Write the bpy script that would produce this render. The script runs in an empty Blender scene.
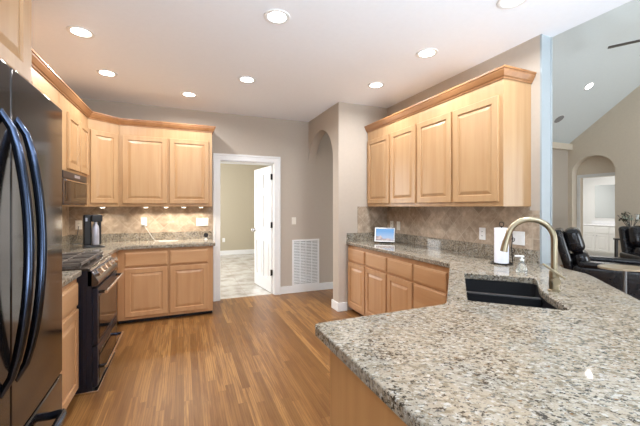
import bpy, bmesh, math, random
from math import pi, sin, cos, radians, sqrt
from mathutils import Vector, Matrix
random.seed(7)
SC = bpy.context.scene
COL = SC.collection

# ------------------------------------------------------------------ camera
cam_d = bpy.data.cameras.new('camera'); cam = bpy.data.objects.new('camera', cam_d); COL.objects.link(cam)
cam_d.sensor_width = 36.0; cam_d.lens = 329/640*36
cam_d.shift_y = -(213-206.7)/640
cam_d.clip_start = 0.02; cam_d.clip_end = 200
cam.location = (0, 0, 1.37); cam.rotation_euler = (pi/2, 0, -radians(22.5))
SC.camera = cam
# ------------------------------------------------------------------ world and exposure
SC.view_settings.view_transform = 'Standard'; SC.view_settings.look = 'None'
SC.view_settings.gamma = 1; SC.view_settings.use_curve_mapping = False
SC.view_settings.exposure = 0.90
W = bpy.data.worlds.new('sky'); SC.world = W; W.use_nodes = True
W.node_tree.nodes['Background'].inputs[0].default_value = (0.80, 0.90, 1.0, 1)
W.node_tree.nodes['Background'].inputs[1].default_value = 0.7

def area(name, loc, rot, sx, sy, power, col, spread=180, shape='RECTANGLE'):
    l = bpy.data.lights.new(name, 'AREA'); l.shape = shape; l.size = sx
    if shape == 'RECTANGLE': l.size_y = sy
    l.energy = power; l.color = col; l.spread = radians(spread)
    o = bpy.data.objects.new(name, l); COL.objects.link(o); o.location = loc; o.rotation_euler = rot
    return o
DAY = (0.80, 0.90, 1.0); XLW = -1.30
area('window_daylight', (1.1, -2.12, 1.45), (pi/2, 0, 0), 2.9, 2.1, 5, DAY)  # added daylight source at the unseen kitchen window opening
area('window_ground_bounce', (1.1, -2.10, 0.9), (radians(148), 0, 0), 2.9, 1.1, 114, (0.74, 0.87, 1.0), 109)  # added upward fill to brighten the kitchen ceiling
area('side_window_daylight', (XLW, -0.7, 1.35), (0, -pi/2, 0), 1.8, 2.3, 5, DAY)  # added daylight from an unseen opening put in the left wall
area('living_window_daylight', (6.9, -2.12, 1.5), (pi/2, 0, 0), 2.9, 2.3, 84, (0.84, 0.93, 1.0))  # added daylight source at the unseen living room window
area('living_window_ground_bounce', (6.9, -2.10, 1.0), (radians(145), 0, 0), 2.9, 1.6, 12, (0.82, 0.93, 1.0), 120)  # added upward fill for the vaulted ceiling
area('utility_window_daylight', (-0.9, 7.4, 1.5), (0, -pi/2, 0), 1.6, 2.2, 66, (0.97, 0.97, 0.97))
area('bath_ceiling_light', (9.9, 5.2, 2.5), (0, 0, 0), 0.9, 0.9, 19, (1.0, 0.98, 0.95))
# ------------------------------------------------------------------ helpers
def lin(c):
    c /= 255.0
    return c/12.92 if c <= 0.04045 else ((c+0.055)/1.055)**2.4
def rgb(r, g, b): return (lin(r), lin(g), lin(b), 1)

class N:
    """tiny node-graph helper"""
    def __init__(s, name):
        s.m = bpy.data.materials.new(name); s.m.use_nodes = True
        s.t = s.m.node_tree; s.b = s.t.nodes['Principled BSDF']
    def n(s, typ, ins=None, **kw):
        o = s.t.nodes.new(typ)
        for k, v in kw.items(): setattr(o, k, v)
        for k, v in (ins or {}).items():
            if isinstance(v, bpy.types.NodeSocket): s.t.links.new(v, o.inputs[k])
            else: o.inputs[k].default_value = v
        return o
    def set(s, **kw):
        for k, v in kw.items():
            k = k.replace('_', ' ')
            if isinstance(v, bpy.types.NodeSocket): s.t.links.new(v, s.b.inputs[k])
            else: s.b.inputs[k].default_value = v
    def ramp(s, fac, stops, interp='LINEAR'):
        r = s.n('ShaderNodeValToRGB', {0: fac}); cr = r.color_ramp; cr.interpolation = interp
        while len(cr.elements) < len(stops): cr.elements.new(0.5)
        for e, (p, c) in zip(cr.elements, stops): e.position = p; e.color = c
        return r.outputs[0]
    def mix(s, f, a, b, mode='MIX'):
        o = s.n('ShaderNodeMix', data_type='RGBA', blend_type=mode)
        for k, v in ((0, f), (6, a), (7, b)):
            if isinstance(v, bpy.types.NodeSocket): s.t.links.new(v, o.inputs[k])
            else: o.inputs[k].default_value = v
        return o.outputs[2]
    def math(s, op, a, b=0.0):
        o = s.n('ShaderNodeMath', {0: a, 1: b}, operation=op); return o.outputs[0]
    def coord(s, world=False):
        if world: return s.n('ShaderNodeNewGeometry').outputs['Position']
        return s.n('ShaderNodeTexCoord').outputs['Object']
    def mapping(s, v, scale=(1,1,1), rot=(0,0,0), loc=(0,0,0)):
        return s.n('ShaderNodeMapping', {'Vector': v, 'Scale': scale, 'Rotation': rot, 'Location': loc}).outputs[0]
    def noise(s, v, scale, detail=3, rough=0.5):
        return s.n('ShaderNodeTexNoise', {'Vector': v, 'Scale': scale, 'Detail': detail, 'Roughness': rough}).outputs[0]
    def bump(s, h, strength=0.2, dist=0.002):
        o = s.n('ShaderNodeBump', {'Height': h, 'Strength': strength, 'Distance': dist})
        s.t.links.new(o.outputs[0], s.b.inputs['Normal'])

def plain(name, col, rough=0.5, metal=0.0, var=0.04, spec=0.5, bump=0.0, scale=30, **kw):
    g = N(name); v = g.coord()
    nz = g.noise(v, scale, 3)
    a = tuple(c*(1-var) for c in col[:3])+(1,); b = tuple(min(1, c*(1+var)) for c in col[:3])+(1,)
    g.set(Base_Color=g.ramp(nz, [(0.3, a), (0.7, b)]), Roughness=rough, Metallic=metal, Specular_IOR_Level=spec)
    if bump: g.bump(nz, bump)
    if kw: g.set(**kw)
    return g.m

def wood(name, base, dark, axis='z', rough=0.38, coat=0.15):
    g = N(name); v = g.coord()
    rnd = g.n('ShaderNodeObjectInfo').outputs['Random']
    off = g.n('ShaderNodeCombineXYZ', {0: g.math('MULTIPLY', rnd, 13.0), 1: g.math('MULTIPLY', rnd, 7.0), 2: g.math('MULTIPLY', rnd, 5.0)}).outputs[0]
    vv = g.n('ShaderNodeVectorMath', {0: v, 1: off}, operation='ADD').outputs[0]
    sc = {'z': (16, 16, 1.1), 'x': (1.1, 16, 16), 'y': (16, 1.1, 16)}[axis]
    m1 = g.mapping(vv, sc)
    n1 = g.noise(m1, 1.0, 4, 0.55)
    sc2 = {'z': (110, 110, 5), 'x': (5, 110, 110), 'y': (110, 5, 110)}[axis]
    n2 = g.noise(g.mapping(vv, sc2), 1.0, 2, 0.6)
    n3 = g.noise(vv, 2.2, 2)
    c = g.ramp(n1, [(0.30, dark), (0.62, base)])
    c = g.mix(g.math('MULTIPLY', n2, 0.22), c, dark)
    hi = tuple(min(1, x*1.10) for x in base[:3])+(1,)
    c = g.mix(g.math('MULTIPLY', n3, 0.45), c, hi)
    g.set(Base_Color=c, Roughness=rough, Coat_Weight=coat, Coat_Roughness=0.25, Specular_IOR_Level=0.4)
    g.bump(n2, 0.05)
    return g.m

M = {}
M['paint'] = plain('beige_paint', rgb(191, 179, 165), 0.75, var=0.015, spec=0.3)
M['paint_utility'] = plain('tan_paint', rgb(186, 176, 154), 0.75, var=0.015, spec=0.3)
M['paint_living'] = plain('greige_paint', rgb(222, 209, 190), 0.8, var=0.02, spec=0.3)
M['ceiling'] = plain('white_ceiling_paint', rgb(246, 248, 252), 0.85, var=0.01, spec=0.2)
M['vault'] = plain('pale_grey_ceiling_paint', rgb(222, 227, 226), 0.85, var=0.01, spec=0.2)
M['white'] = plain('white_trim_paint', rgb(236, 236, 234), 0.4, var=0.01)
M['trim_cool'] = plain('cool_white_paint', rgb(162, 170, 173), 0.4, var=0.01)  # white trim; daylight tint and shade are put into the colour
M['plate'] = plain('ivory_plastic', rgb(236, 230, 218), 0.35, var=0.01)
M['plate_white'] = plain('white_plastic', rgb(240, 240, 238), 0.35, var=0.01)
M['slot'] = plain('dark_slot', rgb(40, 36, 32), 0.6)
M['maple'] = wood('maple_cabinet', rgb(184, 148, 107), rgb(170, 128, 86))
M['maple_h'] = wood('maple_drawer', rgb(184, 148, 107), rgb(170, 128, 86), 'x')
M['maple_warm'] = wood('maple_base_cabinet', rgb(194, 152, 110), rgb(178, 131, 88))
M['maple_warm_h'] = wood('maple_base_drawer', rgb(194, 152, 110), rgb(178, 131, 88), 'x')
M['maple_end'] = wood('maple_end_panel', rgb(200, 150, 98), rgb(182, 130, 80))
M['crown'] = wood('maple_crown', rgb(166, 118, 76), rgb(142, 94, 56), 'y')
M['toe'] = plain('black_toe_kick', rgb(30, 32, 36), 0.5)
M['black_gloss'] = plain('black_stainless', rgb(66, 62, 60), 0.10, metal=0.85, var=0.01)
M['black_body'] = plain('black_enamel', rgb(18, 24, 38), 0.28, var=0.02)
M['glass_black'] = plain('black_oven_glass', rgb(14, 14, 18), 0.05, var=0.01, spec=0.8)
M['iron'] = plain('cast_iron', rgb(112, 104, 96), 0.32, var=0.08)
M['cooktop'] = plain('cooktop_enamel', rgb(70, 62, 56), 0.22, metal=0.5, var=0.03)
M['panel_steel'] = plain('bronze_steel', rgb(98, 90, 86), 0.25, metal=0.9, var=0.02)
M['chrome'] = plain('chrome', rgb(225, 225, 228), 0.10, metal=1.0, var=0.01)
M['handle_dark'] = plain('dark_steel_handle', rgb(70, 80, 100), 0.16, metal=1.0, var=0.01)
M['gold'] = plain('brushed_gold', rgb(170, 157, 132), 0.30, metal=1.0, var=0.03)
M['sink'] = plain('black_composite', rgb(24, 24, 27), 0.38, var=0.06, scale=300)
M['leather'] = plain('black_leather', rgb(34, 32, 36), 0.22, var=0.15, bump=0.7, scale=14, spec=0.6)
M['leather_grey'] = plain('worn_grey_leather', rgb(96, 92, 94), 0.4, var=0.35, bump=0.6, scale=28)
M['tabletop'] = wood('pale_wood', rgb(205, 186, 158), rgb(186, 164, 134), 'x')
M['grey_metal'] = plain('grey_metal', rgb(150, 152, 155), 0.35, metal=0.8)
M['black_wire'] = plain('black_wire', rgb(30, 27, 25), 0.4, metal=0.6)
M['paper'] = plain('paper_towel', rgb(240, 240, 246), 0.9, var=0.02, scale=120, bump=0.2)
M['black_plastic'] = plain('black_plastic', rgb(34, 32, 32), 0.3)
M['silver'] = plain('silver_metal', rgb(190, 192, 205), 0.3, metal=0.6)
M['hinge'] = plain('black_hinge', rgb(26, 25, 24), 0.4, metal=0.5)
M['vase'] = plain('dark_vase_glaze', rgb(46, 40, 36), 0.3)
M['leaf'] = plain('dried_leaf', rgb(92, 84, 62), 0.6, var=0.3)
M['leaf_pale'] = plain('pale_sage_leaf', rgb(168, 176, 158), 0.6, var=0.2)
M['mirror'] = plain('mirror', rgb(225, 230, 232), 0.03, metal=1.0, var=0.0)
M['speaker'] = plain('grey_speaker_mesh', rgb(150, 148, 146), 0.7, var=0.1, scale=400)
M['fan'] = plain('dark_fan_blade', rgb(84, 78, 74), 0.45)
M['counter_white'] = plain('white_stone', rgb(238, 238, 240), 0.2, var=0.03)
g = N('clear_glass'); g.set(Base_Color=(0.93, 0.97, 0.95, 1), Roughness=0.02, Transmission_Weight=0.92, IOR=1.4); M['glass'] = g.m

def emis(name, col, st):
    g = N(name); nz = g.noise(g.coord(), 5)
    g.set(Base_Color=(0.9, 0.9, 0.9, 1), Emission_Color=g.ramp(nz, [(0, col), (1, col)]), Emission_Strength=st); return g.m
M['lens'] = emis('lamp_lens', (1.0, 0.95, 0.88, 1), 9.0)
M['puck'] = emis('puck_lens', (1.0, 0.88, 0.70, 1), 6.0)

def granite():
    g = N('speckled_granite'); p = g.coord(True)
    p = g.mapping(p, (1, 1, 1), (radians(20), radians(15), radians(35)))
    ps = g.mapping(p, (1.0, 1.45, 1.2))
    big = g.noise(p, 4.5, 4, 0.6)
    c = g.ramp(big, [(0.30, rgb(167, 159, 145)), (0.50, rgb(158, 145, 126)), (0.70, rgb(147, 144, 134))])
    med = g.noise(ps, 34, 4, 0.65)
    c = g.mix(g.ramp(med, [(0.50, (0,0,0,1)), (0.60, (1,1,1,1))]), c, rgb(125, 113, 94))
    med2 = g.noise(g.mapping(ps, (1,1,1), (0,0,0), (5.3, 2.1, 1.7)), 54, 4, 0.7)
    c = g.mix(g.ramp(med2, [(0.56, (0,0,0,1)), (0.63, (1,1,1,1))]), c, rgb(96, 96, 91))
    wh = g.noise(g.mapping(ps, (1,1,1), (0,0,0), (1.3, 7.1, 3.7)), 56, 3, 0.6)
    c = g.mix(g.ramp(wh, [(0.55, (0,0,0,1)), (0.64, (1,1,1,1))]), c, rgb(177, 172, 162))
    dk = g.noise(g.mapping(ps, (1,1,1), (0,0,0), (9.3, 4.1, 8.7)), 72, 4, 0.7)
    patch = g.noise(g.mapping(p, (1,1,1), (0,0,0), (3.0, 6.0, 2.0)), 9, 3, 0.6)
    dkf = g.math('ADD', dk, g.math('MULTIPLY', g.math('SUBTRACT', patch, 0.5), 0.35))
    c = g.mix(g.ramp(dkf, [(0.555, (0,0,0,1)), (0.605, (1,1,1,1))]), c, rgb(63, 56, 47))
    br = g.noise(g.mapping(ps, (1,1,1), (0,0,0), (2.3, 9.1, 5.7)), 40, 3, 0.6)
    c = g.mix(g.ramp(br, [(0.66, (0,0,0,1)), (0.70, (1,1,1,1))]), c, rgb(119, 89, 57))
    g.set(Base_Color=c, Roughness=0.045, Specular_IOR_Level=0.35)
    return g.m
M['granite'] = granite()

def tile(name, ax, diag=True, size=0.152):
    g = N(name); s = g.n('ShaderNodeSeparateXYZ', {0: g.coord(True)})
    uv = g.n('ShaderNodeCombineXYZ', {0: s.outputs[ax], 1: s.outputs[2]}).outputs[0]
    if diag: uv = g.mapping(uv, (1,1,1), (0,0,pi/4), (0.03, 0.02, 0))
    else: uv = g.mapping(uv, (1,1,1), (0,0,0), (0.0, -0.11, 0))
    b = g.n('ShaderNodeTexBrick', {'Vector': uv, 'Scale': 1.0, 'Brick Width': size, 'Row Height': size, 'Mortar Size': 0.0035,
            'Mortar Smooth': 0.3, 'Color1': rgb(204, 184, 162), 'Color2': rgb(140, 121, 102), 'Mortar': rgb(190, 173, 152), 'Bias': -0.1}, offset=0.0, squash=1.0)
    w = g.coord(True)
    n1 = g.noise(w, 14, 5, 0.65)
    c = g.mix(0.55, b.outputs[0], g.ramp(n1, [(0.32, rgb(120, 101, 82)), (0.52, rgb(168, 148, 126)), (0.7, rgb(212, 194, 172))]), 'MIX')
    c = g.mix(b.outputs[1], c, rgb(184, 168, 147))
    g.set(Base_Color=c, Roughness=0.5, Specular_IOR_Level=0.35)
    h = g.math('SUBTRACT', g.math('MULTIPLY', n1, 0.3), b.outputs[1])
    g.bump(h, 0.35, 0.003)
    return g.m
M['tile_x'] = tile('travertine_tile_back', 0)
M['tile_y'] = tile('travertine_tile_side', 1)
M['tile_border'] = tile('travertine_border', 1, False, 0.10)

def oak():
    g = N('oak_strip_floor'); s = g.n('ShaderNodeSeparateXYZ', {0: g.coord(True)})
    x, y = s.outputs[0], s.outputs[1]
    xs = g.math('DIVIDE', x, 0.0585); i = g.math('FLOOR', xs)
    wn = g.n('ShaderNodeTexWhiteNoise', {'W': i}, noise_dimensions='1D').outputs[0]
    ys = g.math('DIVIDE', g.math('ADD', y, g.math('MULTIPLY', wn, 3.0)), 0.85); j = g.math('FLOOR', ys)
    v = g.n('ShaderNodeCombineXYZ', {0: i, 1: j, 2: 0.0}).outputs[0]
    r = g.n('ShaderNodeTexWhiteNoise', {'Vector': v}, noise_dimensions='3D')
    rv, rc = r.outputs[0], r.outputs[1]
    p = g.n('ShaderNodeVectorMath', {0: g.coord(True), 1: g.n('ShaderNodeVectorMath', {0: rc, 'Scale': 9.0}, operation='SCALE').outputs[0]}, operation='ADD').outputs[0]
    gr = g.noise(g.mapping(p, (34, 2.0, 10)), 1.0, 5, 0.62)
    fine = g.noise(g.mapping(p, (150, 5, 20)), 1.0, 3, 0.6)
    wv = g.n('ShaderNodeTexWave', {'Vector': g.mapping(p, (13, 0.8, 1)), 'Scale': 1.4, 'Distortion': 7.0, 'Detail': 2.0, 'Detail Scale': 1.2}).outputs[1]
    base = g.ramp(rv, [(0.0, rgb(118, 82, 42)), (0.5, rgb(144, 102, 56)), (1.0, rgb(170, 126, 73))])
    c = g.mix(g.math('MULTIPLY', g.ramp(gr, [(0.40, (1,1,1,1)), (0.55, (0,0,0,1))]), 0.72), base, rgb(104, 66, 32))
    c = g.mix(g.math('MULTIPLY', g.ramp(wv, [(0.0, (1,1,1,1)), (0.35, (0,0,0,1))]), 0.5), c, rgb(100, 62, 32))
    c = g.mix(g.math('MULTIPLY', g.ramp(fine, [(0.45, (1,1,1,1)), (0.6, (0,0,0,1))]), 0.22), c, rgb(120, 80, 48))
    fx = g.math('ABSOLUTE', g.math('SUBTRACT', g.math('FRACT', xs), 0.5)); fy = g.math('ABSOLUTE', g.math('SUBTRACT', g.math('FRACT', ys), 0.5))
    line = g.math('MAXIMUM', g.math('GREATER_THAN', fx, 0.487), g.math('GREATER_THAN', fy, 0.4985))
    c = g.mix(g.math('MULTIPLY', line, 0.55), c, rgb(100, 66, 38))
    g.set(Base_Color=c, Roughness=g.math('ADD', 0.27, g.math('MULTIPLY', gr, 0.14)), Specular_IOR_Level=0.32)
    g.bump(g.math('SUBTRACT', g.math('MULTIPLY', fine, 0.3), line), 0.12, 0.001)
    return g.m
M['oak'] = oak()

def marble_tile():
    g = N('marbled_floor_tile'); p = g.coord(True)
    b = g.n('ShaderNodeTexBrick', {'Vector': p, 'Scale': 1.0, 'Brick Width': 0.45, 'Row Height': 0.45, 'Mortar Size': 0.004,
        'Color1': rgb(206, 202, 194), 'Color2': rgb(190, 184, 174), 'Mortar': rgb(170, 160, 148)}, offset=0.0)
    n1 = g.noise(p, 3.2, 6, 0.65)
    c = g.mix(0.65, b.outputs[0], g.ramp(n1, [(0.35, rgb(140, 130, 118)), (0.5, rgb(192, 186, 176)), (0.66, rgb(222, 220, 214))]))
    c = g.mix(b.outputs[1], c, rgb(176, 166, 154))
    g.set(Base_Color=c, Roughness=0.22); return g.m
M['marble'] = marble_tile()

# ---- geometry: a builder that collects shapes into ONE mesh
class MB:
    def __init__(s): s.bm = bmesh.new()
    def box(s, x0, x1, y0, y1, z0, z1, bev=0.0, seg=2):
        r = bmesh.ops.create_cube(s.bm, size=1.0); vs = r['verts']
        bmesh.ops.scale(s.bm, vec=(x1-x0, y1-y0, z1-z0), verts=vs)
        bmesh.ops.translate(s.bm, vec=((x0+x1)/2, (y0+y1)/2, (z0+z1)/2), verts=vs)
        if bev > 0:
            es = list({e for v in vs for e in v.link_edges})
            bmesh.ops.bevel(s.bm, geom=es, offset=bev, segments=seg, affect='EDGES', profile=0.5)
        return s
    def xf(s, mat, before=()):
        bmesh.ops.transform(s.bm, matrix=mat, verts=[v for v in s.bm.verts if v not in before]); return s
    def n(s): return set(s.bm.verts)
    def cyl(s, p0, p1, r, r2=None, seg=20):
        p0, p1 = Vector(p0), Vector(p1); d = p1-p0
        r = bmesh.ops.create_cone(s.bm, cap_ends=True, segments=seg, radius1=r, radius2=r if r2 is None else r2, depth=d.length)
        m = Matrix.Translation((p0+p1)/2) @ d.to_track_quat('Z', 'Y').to_matrix().to_4x4()
        bmesh.ops.transform(s.bm, matrix=m, verts=r['verts']); return s
    def sphere(s, c, r, sc=(1,1,1), seg=16):
        q = bmesh.ops.create_uvsphere(s.bm, u_segments=seg, v_segments=max(6, seg//2+2), radius=r)
        bmesh.ops.scale(s.bm, vec=sc, verts=q['verts']); bmesh.ops.translate(s.bm, vec=c, verts=q['verts']); return s
    def tube(s, pts, r, seg=10, rs=None, flat=1.0):
        pts = [Vector(p) for p in pts]; rings = []; prev = None
        for i, p in enumerate(pts):
            t = (pts[min(i+1, len(pts)-1)]-pts[max(i-1, 0)]).normalized()
            if prev is None:
                a = Vector((0,0,1)) if abs(t.z) < 0.9 else Vector((1,0,0)); u = t.cross(a).normalized()
            else: u = (prev - t*prev.dot(t)).normalized()
            prev = u; w = t.cross(u); rr = rs[i] if rs else r
            rings.append([s.bm.verts.new(p+(u*cos(2*pi*k/seg)+w*sin(2*pi*k/seg)*flat)*rr) for k in range(seg)])
        for a, b in zip(rings, rings[1:]):
            for k in range(seg): s.bm.faces.new((a[k], a[(k+1)%seg], b[(k+1)%seg], b[k]))
        s.bm.faces.new(rings[0][::-1]); s.bm.faces.new(rings[-1]); return s
    def lathe(s, prof, c=(0,0,0), seg=28):
        rings = [[s.bm.verts.new((c[0]+r*cos(2*pi*k/seg), c[1]+r*sin(2*pi*k/seg), c[2]+z)) for k in range(seg)] for r, z in prof]
        for a, b in zip(rings, rings[1:]):
            for k in range(seg): s.bm.faces.new((a[k], a[(k+1)%seg], b[(k+1)%seg], b[k]))
        s.bm.faces.new(rings[0][::-1]); s.bm.faces.new(rings[-1]); return s
    def prism(s, poly, a0, a1, axis='z', holes=()):
        """poly in the plane across `axis`, extruded from a0 to a1; holes are inner outlines"""
        def P(q, a):
            return {'z': (q[0], q[1], a), 'x': (a, q[0], q[1]), 'y': (q[0], a, q[1])}[axis]
        sub = bmesh.new(); es = []
        for ring in [poly]+list(holes):
            vs = [sub.verts.new(P(q, a0)) for q in ring]
            es += [sub.edges.new((vs[i], vs[(i+1) % len(vs)])) for i in range(len(vs))]
        if holes: bmesh.ops.triangle_fill(sub, use_beauty=True, edges=es)
        else: sub.faces.new(list(sub.verts))
        q = bmesh.ops.extrude_face_region(sub, geom=list(sub.faces))
        d = Vector(P((0, 0), a1))-Vector(P((0, 0), a0))
        bmesh.ops.translate(sub, vec=d, verts=[v for v in q['geom'] if isinstance(v, bmesh.types.BMVert)])
        bmesh.ops.recalc_face_normals(sub, faces=list(sub.faces))
        mp = {v: s.bm.verts.new(v.co) for v in sub.verts}
        for f in sub.faces: s.bm.faces.new([mp[v] for v in f.verts])
        sub.free(); return s
    def rings(s, rg):
        """closed stack of equal-length rings"""
        V = [[s.bm.verts.new(p) for p in r] for r in rg]; n = len(V[0])
        for a, b in zip(V, V[1:]):
            for k in range(n): s.bm.faces.new((a[k], a[(k+1) % n], b[(k+1) % n], b[k]))
        s.bm.faces.new(V[0][::-1]); s.bm.faces.new(V[-1]); return s
    def panel(s, x0, x1, z0, z1, t=0.02, style='raised', y=0.0, fr=0.055):
        """a cabinet front lying on plane y (front towards -y)"""
        def R(i, d): return [(x0+i, y-d, z0+i), (x1-i, y-d, z0+i), (x1-i, y-d, z1-i), (x0+i, y-d, z1-i)]
        if style == 'raised':
            L = [R(0, 0), R(0, t-0.004), R(0.004, t), R(fr, t), R(fr+0.003, t-0.009), R(fr+0.009, t-0.010), R(fr+0.034, t-0.003), R(fr+0.038, t-0.002)]
        else:
            L = [R(0, 0), R(0, t-0.007), R(0.003, t-0.004), R(0.010, t-0.003), R(0.014, t)]
        return s.rings(L)
    def build(s, name, m, parent=None, smooth=False, bevel=0.0, sub=0, kind=None, loc=None, rz=0, bseg=2):
        bmesh.ops.recalc_face_normals(s.bm, faces=list(s.bm.faces))
        me = bpy.data.meshes.new(name); s.bm.to_mesh(me); s.bm.free()
        o = bpy.data.objects.new(name, me); COL.objects.link(o)
        me.materials.append(M[m] if isinstance(m, str) else m)
        if smooth:
            for p in me.polygons: p.use_smooth = True
            try: me.set_sharp_from_angle(angle=radians(35))
            except Exception: pass
        if bevel:
            b = o.modifiers.new('bevel', 'BEVEL'); b.width = bevel; b.segments = bseg; b.limit_method = 'ANGLE'; b.angle_limit = radians(40)
        if sub:
            b = o.modifiers.new('sub', 'SUBSURF'); b.levels = sub; b.render_levels = sub
        if parent: o.parent = parent
        if loc: o.location = loc
        if rz: o.rotation_euler = (0, 0, rz)
        if kind: o['kind'] = kind
        return o

def tag(o, label, cat, group=None):
    o['label'] = label; o['category'] = cat
    if group: o['group'] = group
    return o
def thing(name, loc, rz, label, cat, group=None):
    o = bpy.data.objects.new(name, None); COL.objects.link(o); o.empty_display_size = 0.1
    o.location = loc; o.rotation_euler = (0, 0, rz); return tag(o, label, cat, group)
def struct(name, mb, m, **k): return mb.build(name, m, kind='structure', **k)
def copy_tree(o, parent=None):
    c = o.copy(); COL.objects.link(c)
    if parent: c.parent = parent
    for ch in list(o.children): copy_tree(ch, c)
    return c

# ================================================================== THE SETTING
H = 2.74; YB = 5.0; XL = -1.33; XR = 2.62; YF = 3.88; YN = -2.2
XE = 8.49; ZP = 2.85; SL = 0.721; YR = 0.9           # living room: far wall, plate height, slope, ridge
struct('floor', MB().box(XL-0.12, 8.68, YN, 5.06, -0.1, 0), 'oak')
struct('floor_utility', MB().box(-1.0, 3.4, 5.06, 9.7, -0.1, 0.0), 'marble')
struct('floor_bath', MB().box(8.68, 11.3, 3.2, 6.6, -0.1, 0.0), 'marble')
struct('ceiling', MB().box(XL-0.12, XR, YN, YB, H, H+0.1).box(XR, XR+0.13, 1.75, YB, H, H+0.1), 'ceiling')
# left wall
struct('wall_left', MB().prism([(YN, 0), (YB+0.12, 0), (YB+0.12, H), (YN, H)], XL-0.12, XL, 'x', holes=[[(-1.9, 0.4), (0.5, 0.4), (0.5, 2.3), (-1.9, 2.3)]]), 'paint')
f = MB()
for q in ((-1.9, -1.85), (-0.725, -0.675), (0.45, 0.5)): f.box(XL-0.09, XL-0.04, q[0], q[1], 0.4, 2.3)
f.box(XL-0.09, XL-0.04, -1.9, 0.5, 0.4, 0.45).box(XL-0.09, XL-0.04, -1.9, 0.5, 2.25, 2.3)
struct('window_3', f, 'white')  # unseen window, added as a daylight source
# back wall with the doorway
struct('wall_back', MB().prism([(XL-0.12, 0), (0.48, 0), (0.48, 2.05), (1.31, 2.05), (1.31, 0), (8.68, 0), (8.68, ZP), (XL-0.12, ZP)], YB, YB+0.12, 'y'), 'paint')
# arched wall beside the corridor
N_A = 26; ya, yb = 4.055, YB; yc = (ya+yb)/2; ra = (yb-ya)/2; zs = 2.50-ra
arc = [(yc-ra*cos(pi*k/N_A), zs+ra*sin(pi*k/N_A)) for k in range(N_A+1)]
struct('wall_arch', MB().prism([(YF, 0), (ya, 0)]+arc+[(yb, H), (YF, H)], 1.87, 2.0, 'x'), 'paint')
struct('wall_facing', MB().box(2.0, XR+0.13, YF, YF+0.12, 0, H), 'paint')
struct('wall_right', MB().box(XR, XR+0.13, 1.75, YF, 0, H), 'paint')
struct('wall_header', MB().box(XR, XR+0.13, YN, 1.75, H, H+0.1), 'ceiling')
def slope_z(y): return ZP+SL*(YB-y) if y > YR else ZP+SL*(YB-YR)-SL*(YR-y)
zr = slope_z(YR)
struct('wall_gable', MB().prism([(YN, H+0.1), (YB, H+0.1), (YB, ZP), (YR, zr), (YN, slope_z(YN))], XR, XR+0.13, 'x'), 'ceiling')
# living room far wall (the side wall with the arch)
sc_ = 8.49/7.85
y1, y2 = 3.765*sc_, 4.54*sc_; yc = (y1+y2)/2; ra = (y2-y1)/2; zt = 2.52; zs = zt-ra*0.82
arc = [(yc-ra*cos(pi*k/N_A), zs+ra*0.82*sin(pi*k/N_A)) for k in range(N_A+1)]
struct('wall_living_side', MB().prism([(YN, 0), (y1, 0)]+arc+[(y2, 0), (YB, 0), (YB, ZP), (YR, zr), (YN, slope_z(YN))], XE, XE+0.19, 'x'), 'paint_living')
dy1, dy2, dz = y1-0.10, 4.84, 2.05
struct('wall_alcove', MB().prism([(y1-0.3, 0), (dy1, 0), (dy1, dz), (dy2, dz), (dy2, 0), (5.3, 0), (5.3, 2.8), (y1-0.3, 2.8)], XE+0.19, XE+0.29, 'x'), 'paint_living')
mb = MB()
mb.prism([(dy1-0.07, 0), (dy1, 0), (dy1, dz), (dy2, dz), (dy2, 0), (dy2+0.06, 0), (dy2+0.06, dz+0.07), (dy1-0.07, dz+0.07)], XE+0.17, XE+0.19, 'x')
struct('trim_bath_door', mb, 'white')
# vaulted ceiling
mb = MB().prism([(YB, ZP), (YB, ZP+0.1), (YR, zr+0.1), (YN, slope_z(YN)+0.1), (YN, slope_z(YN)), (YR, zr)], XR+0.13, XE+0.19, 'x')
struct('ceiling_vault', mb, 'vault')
struct('trim_soffit', MB().box(4.5, XE, YB-0.10, YB, ZP-0.14, ZP), 'paint_living')
# front wall behind the camera; its unseen windows are added to let daylight in
mb = MB().prism([(XL-0.12, 0), (XL-0.12, H+0.1), (XR+0.13, H+0.1), (XR+0.13, slope_z(YN)), (XE+0.19, slope_z(YN)), (XE+0.19, 0)], YN-0.12, YN, 'y',
    holes=[[(-0.4, 0.35), (2.6, 0.35), (2.6, 2.5), (-0.4, 2.5)], [(5.4, 0.3), (8.3, 0.3), (8.3, 2.6), (5.4, 2.6)]])
struct('wall_front', mb, 'paint')
for i, (a, b, c, d) in enumerate([(-0.4, 2.6, 0.35, 2.5), (5.4, 8.3, 0.3, 2.6)]):
    f = MB(); t = 0.05
    f.box(a, b, YN-0.09, YN-0.04, c, c+t).box(a, b, YN-0.09, YN-0.04, d-t, d).box(a, a+t, YN-0.09, YN-0.04, c+t, d-t).box(b-t, b, YN-0.09, YN-0.04, c+t, d-t)
    for k in (1, 2): xx = a+(b-a)*k/3; f.box(xx-0.025, xx+0.025, YN-0.09, YN-0.04, c+t, d-t)
    struct('window_%d' % (i+1), f, 'white')
# utility room behind the doorway
struct('wall_utility', MB().box(-1.12, -1.0, 5.12, 9.7, 0, 2.6).box(3.4, 3.52, 5.12, 9.7, 0, 2.6).box(-1.12, 3.52, 9.7, 9.82, 0, 2.6), 'paint_utility')
struct('ceiling_utility', MB().box(-1.12, 3.52, 5.12, 9.82, 2.6, 2.7), 'ceiling')
struct('baseboard_utility', MB().box(-1.0, 3.4, 9.684, 9.7, 0, 0.12), 'white')
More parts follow.
